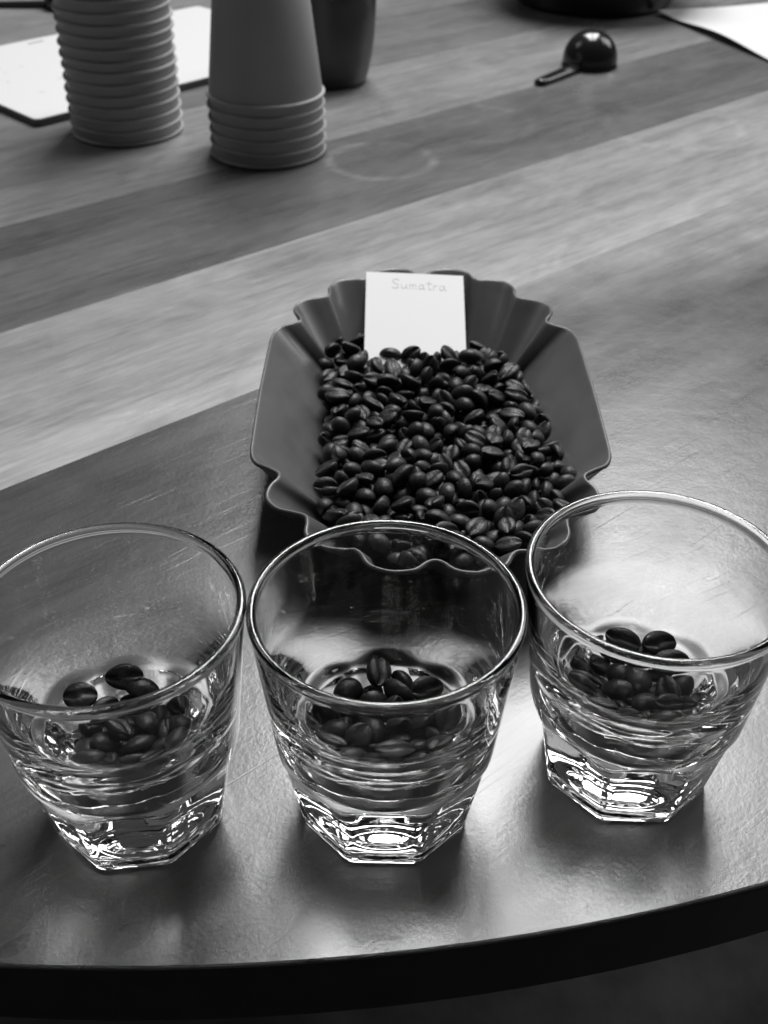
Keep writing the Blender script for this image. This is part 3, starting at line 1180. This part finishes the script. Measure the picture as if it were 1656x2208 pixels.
[424,648,82,-38,4,285,109,3],
[205,-713,117,77,-26,133,109,2],
[-161,330,85,203,79,-115,112,2],
[480,257,77,52,26,207,103,0],
[-322,573,93,-17,-22,254,104,1],
[-93,-185,81,120,-104,-93,107,3],
[241,406,72,91,-81,127,100,1],
[157,-313,68,-30,52,-108,113,2],
[-14,349,59,11,-14,-271,101,0],
[39,-654,121,-75,1,18,111,3],
[139,565,61,-81,-17,292,102,0],
[305,-486,93,-189,-74,52,110,1],
[375,573,151,171,-6,197,109,2],
[443,373,70,-259,-13,99,113,0],
[-112,278,123,-294,-3,17,106,0],
[120,277,92,178,25,12,119,2],
[-20,-408,70,129,19,101,114,3],
[461,-78,62,-3,-15,-279,110,1],
[-100,513,103,27,-50,234,105,2],
[271,-664,71,-242,-17,209,104,1],
[91,-360,66,80,-17,-52,118,2],
[-123,-283,120,-287,-15,99,119,1],
[407,-692,110,11,-51,7,112,2],
[29,-142,61,-80,-12,-102,101,3],
[339,-717,146,75,-21,137,114,0],
[-13,588,120,60,-40,214,117,3],
[183,557,123,-257,-1,197,120,0],
[374,-527,117,98,-24,274,100,2],
[-217,-317,75,239,-3,186,116,2],
[-423,410,106,-70,57,-75,101,3],
[78,612,109,-66,-255,-15,102,1],
[-201,515,119,-36,24,-10,110,2],
[-6,-204,69,-83,47,301,118,3],
[403,438,146,-29,8,298,109,1],
[51,-435,79,-181,9,-122,119,2],
[-322,-689,112,-66,33,178,112,0],
[397,127,77,-148,-63,43,105,1],
[-47,-266,75,-71,297,-48,113,2],
[224,454,133,269,-19,9,114,1],
[85,554,124,-86,277,55,103,0],
[493,-653,145,-39,-99,24,107,1],
[518,-36,108,60,10,-108,107,2],
[380,-886,173,65,-270,128,111,3],
[260,-388,118,23,271,-94,117,0],
[49,-536,114,-10,-4,151,107,0],
[255,737,66,-80,15,20,118,3],
[406,-370,134,20,-28,-282,105,0],
[356,341,119,85,25,-55,106,3],
[-126,441,127,-44,-24,228,112,0],
[235,-152,145,-223,-18,-2,114,0],
[25,486,126,31,-22,165,117,1],
[-216,421,122,25,-59,264,115,2],
[380,-289,119,-101,-84,-45,110,0],
[53,-728,150,-20,6,-221,117,1],
[-277,-347,121,117,-24,154,117,1],
[-167,387,159,6,-50,231,118,3],
[429,350,135,-72,287,-93,103,2],
[220,-80,116,-55,40,-30,113,1],
[265,800,85,235,101,79,104,0],
[-66,45,119,52,-6,-216,114,2],
[-372,641,118,95,-266,110,118,3],
[-304,-241,115,305,-38,-30,104,0],
[-171,553,167,36,-313,-2,115,3],
[-448,-485,153,-41,5,-167,102,1]]
SHOWN = 203
BEANS_GLASS = [[[27,-135,364,-16,-20,-305,117,1],
[196,30,361,37,-30,126,117,3],
[172,-119,370,-28,27,104,119,0],
[-45,-159,306,32,45,261,120,1],
[-88,-59,354,47,-51,80,100,0],
[-177,-98,359,33,-1,273,103,1],
[-197,43,364,158,117,13,115,2],
[-121,145,359,306,35,78,113,2],
[104,-168,333,223,-42,23,101,2],
[101,28,344,-48,54,278,107,3],
[-35,84,352,-133,91,31,111,3],
[-38,4,330,20,-312,-118,117,1],
[36,119,369,133,19,237,115,1],
[40,-10,370,57,206,-78,101,2],
[-112,-156,357,71,-265,89,104,1],
[-146,96,319,37,-33,308,110,3],
[-164,-26,344,-17,271,7,110,0],
[19,50,368,164,-131,72,104,3],
[28,-129,283,-91,-46,-101,110,0],
[124,-101,323,-67,-230,29,107,3],
[60,184,339,-143,-64,216,110,2],
[-37,-78,286,96,-122,-232,105,1],
[159,-29,314,-56,-85,-145,112,0],
[94,20,276,41,-30,-229,113,3],
[-57,151,302,-19,-38,48,108,0],
[33,-55,319,-270,-105,-94,112,2],
[-61,65,272,-23,9,274,116,0],
[148,67,316,13,288,-116,105,2],
[74,95,296,-126,35,103,111,2],
[-129,-86,294,-8,40,92,112,3],
[-140,16,294,156,-72,131,101,2],
[90,-69,283,-91,-7,-203,112,0],
[12,128,284,-65,-50,122,113,1],
[-66,-16,267,-84,26,-27,106,1],
[17,19,263,79,-18,132,102,0]], [[182,-79,358,-221,-1,136,117,0],
[45,-50,331,23,-302,83,110,2],
[-99,-137,347,254,-41,14,117,2],
[-62,-42,327,-302,70,41,103,3],
[-92,82,340,-64,-2,-235,103,1],
[108,-158,338,42,38,95,100,1],
[141,126,331,-118,20,212,112,0],
[16,180,344,48,-283,-6,118,0],
[-31,-4,361,-57,24,-72,104,1],
[52,-138,297,-140,33,18,112,0],
[-50,-120,288,-4,61,236,120,2],
[57,37,344,68,261,-134,110,2],
[-12,150,297,20,-30,-280,104,3],
[171,21,334,288,24,-86,105,3],
[-135,37,299,22,76,167,107,1],
[75,108,283,105,40,-138,110,1],
[127,29,287,20,-28,193,115,3],
[138,-69,315,255,8,-187,110,0],
[-133,-60,299,-188,-16,-124,112,3],
[-21,28,307,11,-6,-43,104,2],
[-4,-65,266,-82,18,206,101,2],
[-3,79,272,77,28,-41,116,0],
[79,-63,272,-3,-16,-278,107,1],
[47,1,274,-56,280,82,107,3],
[-94,116,289,-56,-283,19,108,1],
[-78,1,267,-18,-309,135,116,0]], [[-196,-29,374,105,44,-53,111,3],
[49,-170,336,-305,-63,32,110,0],
[-55,-146,315,-85,60,-310,108,1],
[-72,-17,344,-222,-50,-21,109,0],
[-144,-96,321,14,-10,311,109,3],
[87,-79,348,77,37,26,107,1],
[23,-48,322,303,7,35,113,2],
[11,51,343,-14,311,-137,117,1],
[111,0,327,-70,-43,166,104,1],
[-99,137,308,-24,-59,-264,108,0],
[157,44,303,37,253,82,119,3],
[-35,185,334,-111,-39,220,102,0],
[162,-49,301,-56,66,230,103,2],
[-59,66,343,188,50,173,102,3],
[42,184,321,-97,-310,-27,102,2],
[-174,90,342,16,-97,-285,109,1],
[105,111,305,-32,46,200,116,3],
[-179,21,343,73,-2,-31,104,3],
[-73,-73,285,-87,75,192,104,2],
[-1,-102,272,19,-39,-129,112,3],
[-39,-5,265,-81,3,-31,109,1],
[85,-126,292,61,294,31,113,0],
[-98,60,286,34,65,132,111,0],
[-138,-16,286,-263,-3,177,120,2],
[71,25,275,147,-9,-256,108,0],
[-17,123,282,76,22,-251,105,1],
[73,-48,265,18,307,79,107,0],
[18,66,269,-72,-24,50,115,2]]]
for i, rec in enumerate(BEANS_TRAY[:SHOWN]):
    bean(rec, TRAY_AT, 'dark roasted coffee bean lying in the heap in the scalloped tray', 'coffee beans heaped in the tray')
def buried(recs, at, label, nu, nv):
    V, F = [], []
    bv, bf = bean_verts(nu, nv, seed=1)
    for rec in recs:
        R = Euler((rec[3] / 100, rec[4] / 100, rec[5] / 100)).to_matrix() * (rec[6] / 100)
        k = len(V)
        for v in bv:
            p = R @ Vector(v)
            V.append((at[0] + rec[0] / 1e4 + p.x, at[1] + rec[1] / 1e4 + p.y, at[2] + rec[2] / 1e4 + p.z))
        F += [tuple(k + q for q in f) for f in bf]
    o = fix_normals(put('coffee_beans', V, F, M_bean))
    o['kind'] = 'stuff'
    tag(o, label, 'coffee beans')
buried(BEANS_TRAY[SHOWN:], TRAY_AT, 'dark roasted coffee beans buried under the top layer in the tray', 12, 8)
WHERE = ['middle glass', 'left glass', 'right glass']
IN_GLASS = [33, 25, 28]                                             # how many beans of each heap show
PERCHED = [[(128, 130, 374, 75, 20, 45, 114, 1, 'bean sticking up at the right of the middle heap, against the far glass wall'),
            (-28, 190, 385, 60, -15, 150, 112, 2, 'bean lying highest at the back of the heap in the middle glass')],
           [(-45, 200, 374, 82, 5, 12, 116, 0, 'single bean perched above the heap in the left glass, its crease facing the camera'),
            (-172, 120, 362, 40, 10, 15, 112, 3, 'bean at the left edge of the heap in the left glass, lying level')],
           [(-15, 195, 374, 70, 10, -50, 112, 2, 'left one of the two beans rising above the heap in the right glass'),
            (98, 175, 378, 60, 20, 35, 118, 1, 'right one of the two beans rising above the heap in the right glass'),
            (132, 110, 358, 50, 0, 5, 110, 4, 'bean below the right-hand raised bean in the right glass')]]
for gi in range(3):
    for rec in BEANS_GLASS[gi][:IN_GLASS[gi]]:
        bean(rec, G[gi][0], 'roasted coffee bean in the small heap inside the ' + WHERE[gi] + ' tumbler', 'coffee beans in the ' + WHERE[gi])
    for (x, y, z, ax, ay, az, sc_, k_, lab) in PERCHED[gi]:
        bean([x, y, z, ax, ay, az, sc_, k_], G[gi][0], lab, 'coffee beans in the ' + WHERE[gi])
    buried(BEANS_GLASS[gi][IN_GLASS[gi]:], G[gi][0], 'roasted coffee beans at the bottom of the heap in the ' + WHERE[gi] + ' tumbler', 16, 10)

# ------------------------------------------------------------------ paper cups, upside down, nested in two stacks
STEP = .0087
cup0 = empty('paper_cup', (0, 0, 0))
RIMR = .0440
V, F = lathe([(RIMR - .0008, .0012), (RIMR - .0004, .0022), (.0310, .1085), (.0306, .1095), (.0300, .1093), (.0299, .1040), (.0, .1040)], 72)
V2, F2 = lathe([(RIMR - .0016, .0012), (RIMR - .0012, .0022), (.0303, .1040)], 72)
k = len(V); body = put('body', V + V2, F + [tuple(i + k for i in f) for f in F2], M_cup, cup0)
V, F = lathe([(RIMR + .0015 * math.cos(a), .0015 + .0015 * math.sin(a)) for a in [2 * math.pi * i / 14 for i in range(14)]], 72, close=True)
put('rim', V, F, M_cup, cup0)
for c in cup0.children: fix_normals(c)
ORD = ['bottom', 'second', 'third', 'fourth', 'fifth', 'sixth', 'seventh', 'eighth', 'ninth', 'tenth', 'eleventh', 'twelfth', 'thirteenth', 'fourteenth', 'fifteenth', 'sixteenth', 'seventeenth', 'eighteenth']
rnd = random.Random(3)
first = True
for (x, y, cnt, word, grp) in ((-.2126, .9131, 15, 'tall left', 'cups of the tall stack'), (-.0925, .8655, 6, 'short right', 'cups of the short stack')):
    for i in range(cnt):
        loc = (x + rnd.uniform(-.0004, .0004), y + rnd.uniform(-.0004, .0004), .0006 + i * STEP + (rnd.uniform(0, .0007) if i else 0))
        rz = rnd.uniform(0, 6.28); tilt = (0, 0) if i == 0 else (rnd.uniform(-.011, .011), rnd.uniform(-.011, .011))
        if first: o = cup0; o.location = loc; o.rotation_euler = (0, 0, rz); first = False
        else: o = dup(cup0, loc, rz)
        o.rotation_euler = (tilt[0], tilt[1], rz)
        if cnt == 6 and i == 5: lab = 'topmost cup of the short right stack, its whole tapered side showing'
        elif cnt == 15 and i == 14: lab = 'topmost cup of the tall left stack of upside-down paper cups'
        else: lab = ORD[i] + ' upside-down paper cup' + (' from the bottom' if i else '') + ' in the ' + word + ' stack'
        tag(o, lab, 'paper cup', grp)

# ------------------------------------------------------------------ dark mug behind the short stack
prof = [(0, 0), (.0300, 0), (.0325, .0006), (.0340, .0025), (.0362, .010), (.0392, .024), (.0414, .042), (.0426, .060), (.0430, .0775), (.0428, .0790), (.0420, .0796), (.0410, .0790), (.0406, .0770), (.0400, .060), (.0388, .042), (.0366, .024), (.0330, .009), (.028, .006), (0, .0055)]
V, F = lathe(prof, 72)
tag(fix_normals(put('dark_mug', V, F, M_mug, loc=(-.0525, 1.0570, .0006))), 'dark rounded mug standing half hidden behind the short cup stack', 'mug')

# ------------------------------------------------------------------ scoops lying face down
scoop = empty('coffee_scoop', (.1960, 1.1120, .0006))
R0 = .0262
outer = [(R0 + .0006, 0), (R0 + .0006, .0016), (R0, .0020), (R0, .0060)] + arc(0, .0060, R0, 0, 90, 14)[1:]
innr = [(max(r - .0013, 0), max(z - .0012, 0)) for r, z in outer if z > .003]
prof = outer + innr[::-1] + [(R0 - .0007, 0)]
prof[len(outer) - 1] = (0, outer[-1][1])
V, F = lathe(prof, 56)
fix_normals(put('bowl', V, F, M_black, scoop))
NS, HW = 22, .0066
V, F = [], []
def hsec(s):
    x = R0 - .002 + s * (.0895 - R0 + .002)
    w = HW * (1.15 - .25 * s)
    if s > .94: w *= math.sqrt(max(0.02, 1 - ((s - .94) / .06) ** 2))
    return x, w
for i in range(NS + 1):
    s = i / NS if i < NS - 3 else [.955, .975, .99, 1.0][i - NS + 3]
    x, w = hsec(s)
    h0, h1 = .0004, .0062 - .0012 * s
    for (yy, zz) in ((-w, h0), (-w, h1 * .55), (-w * .5, h1), (w * .5, h1), (w, h1 * .55), (w, h0)): V.append((x, yy, zz))
for i in range(NS):
    for j in range(6):
        a, b = i * 6 + j, i * 6 + (j + 1) % 6
        F.append((a, b, b + 6, a + 6))
F += [tuple(range(6)), tuple(range(NS * 6, NS * 6 + 6))]
fix_normals(put('handle', V, F, M_black, scoop))
scoop.rotation_euler = (0, 0, math.atan2(-.068, -.057))
tag(scoop, 'black coffee scoop lying dome up on bare wood, its handle towards the cups', 'coffee scoop', 'black coffee scoops')
s2 = dup(scoop, (-.3600, 1.3350, .0006), math.pi + .02)
tag(s2, 'black scoop at the top left corner, mostly behind the tall cup stack', 'coffee scoop', 'black coffee scoops')

# ------------------------------------------------------------------ black pot at the top edge of the picture
prof = [(0, 0), (.082, 0), (.088, .0015), (.0905, .006), (.096, .020), (.108, .050), (.118, .080), (.122, .100), (.1235, .102), (.1205, .102), (.116, .080), (.106, .050), (.094, .020), (.086, .007), (0, .006)]
V, F = lathe(prof, 80)
tag(fix_normals(put('black_pot', V, F, M_pot, loc=(.2400, 1.3860, .0006))), 'round black pot or bowl whose base shows at the top edge', 'pot')

# ------------------------------------------------------------------ papers
def slab_rounded(w, l, r, z0, z1, n=6):
    P = []
    for cx, cy, a0 in ((w - r, r, -90), (w - r, l - r, 0), (r, l - r, 90), (r, r, 180)):
        P += arc(cx, cy, r, a0, a0 + 90, n)
    k = len(P)
    V = [(x, y, z0) for x, y in P] + [(x, y, z1) for x, y in P]
    F = [tuple(range(k))[::-1], tuple(range(k, 2 * k))] + [(i, (i + 1) % k, k + (i + 1) % k, k + i) for i in range(k)]
    return V, F
book = empty('notebook', (-.2885, .9165, .0006), math.radians(45))
tag(book, 'thick white booklet lying flat behind and left of the paper cups', 'booklet')
put('back_cover', *slab_rounded(.338, .228, .006, 0, .0012), M_board, book, smooth=False)
put('page_block', *slab_rounded(.3365, .2265, .0055, .0013, .0048), M_board, book, smooth=False)
put('front_cover', *slab_rounded(.338, .228, .006, .0049, .0061), M_sheet, book, smooth=False)
V, F = [], []
rnd = random.Random(8)
for i in range(9):
    x0, y0, w = .03 + rnd.random() * .10, .03 + rnd.random() * .13, rnd.uniform(.002, .005)
    k = len(V); V += [(x0, y0, .00625), (x0 + w, y0, .00625), (x0 + w, y0 + .0014, .00625), (x0, y0 + .0014, .00625)]; F.append((k, k + 1, k + 2, k + 3))
put('faint_print', V, F, plain('faint_print', .36, .8, .2), book, smooth=False)
k = [(.118, .213, .00625), (.136, .2145, .00625), (.136, .2165, .00625), (.119, .2155, .00625)]
put('dark_mark', k, [(0, 1, 2, 3)], M_ink_dark, book, smooth=False)

NU, NV = 24, 24
u_, v_ = Vector((.925, .38, 0)), Vector((.355, -.935, 0))
P0 = Vector((.3015, 1.3170, 0))
V = []
for h in (0, -.0003):
    for j in range(NV + 1):
        for i in range(NU + 1):
            s, t = i / NU, j / NV
            lift = .0012 + .0065 * math.exp(-(s / .18) ** 2) * math.exp(-((t - .55) / .35) ** 2) + .0035 * math.exp(-((s) / .2) ** 2 - (t / .12) ** 2)
            p = P0 + u_ * (s * .297) + v_ * (t * .210)
            V.append((p.x, p.y, lift + h))
F = []; s = NU + 1; t = s * (NV + 1)
for j in range(NV):
    for i in range(NU):
        a = j * s + i
        F.append((a, a + 1, a + s + 1, a + s)); F.append((a + t, a + t + s, a + t + s + 1, a + t + 1))
border = [i for i in range(s)] + [j * s + NU for j in range(1, NV + 1)] + [NV * s + i for i in range(NU - 1, -1, -1)] + [j * s for j in range(NV - 1, 0, -1)]
k = len(V)
for q in border: V += [V[q], V[q + t]]                     # the cut edge on vertices of its own, so it stays crisp
for q in range(len(border)):
    c, d = k + 2 * q, k + 2 * ((q + 1) % len(border))
    F.append((c, d, d + 1, c + 1))
tag(fix_normals(put('paper_sheet', V, F, M_sheet)), 'blank white sheet of paper in the top right corner with a lifted edge', 'paper')
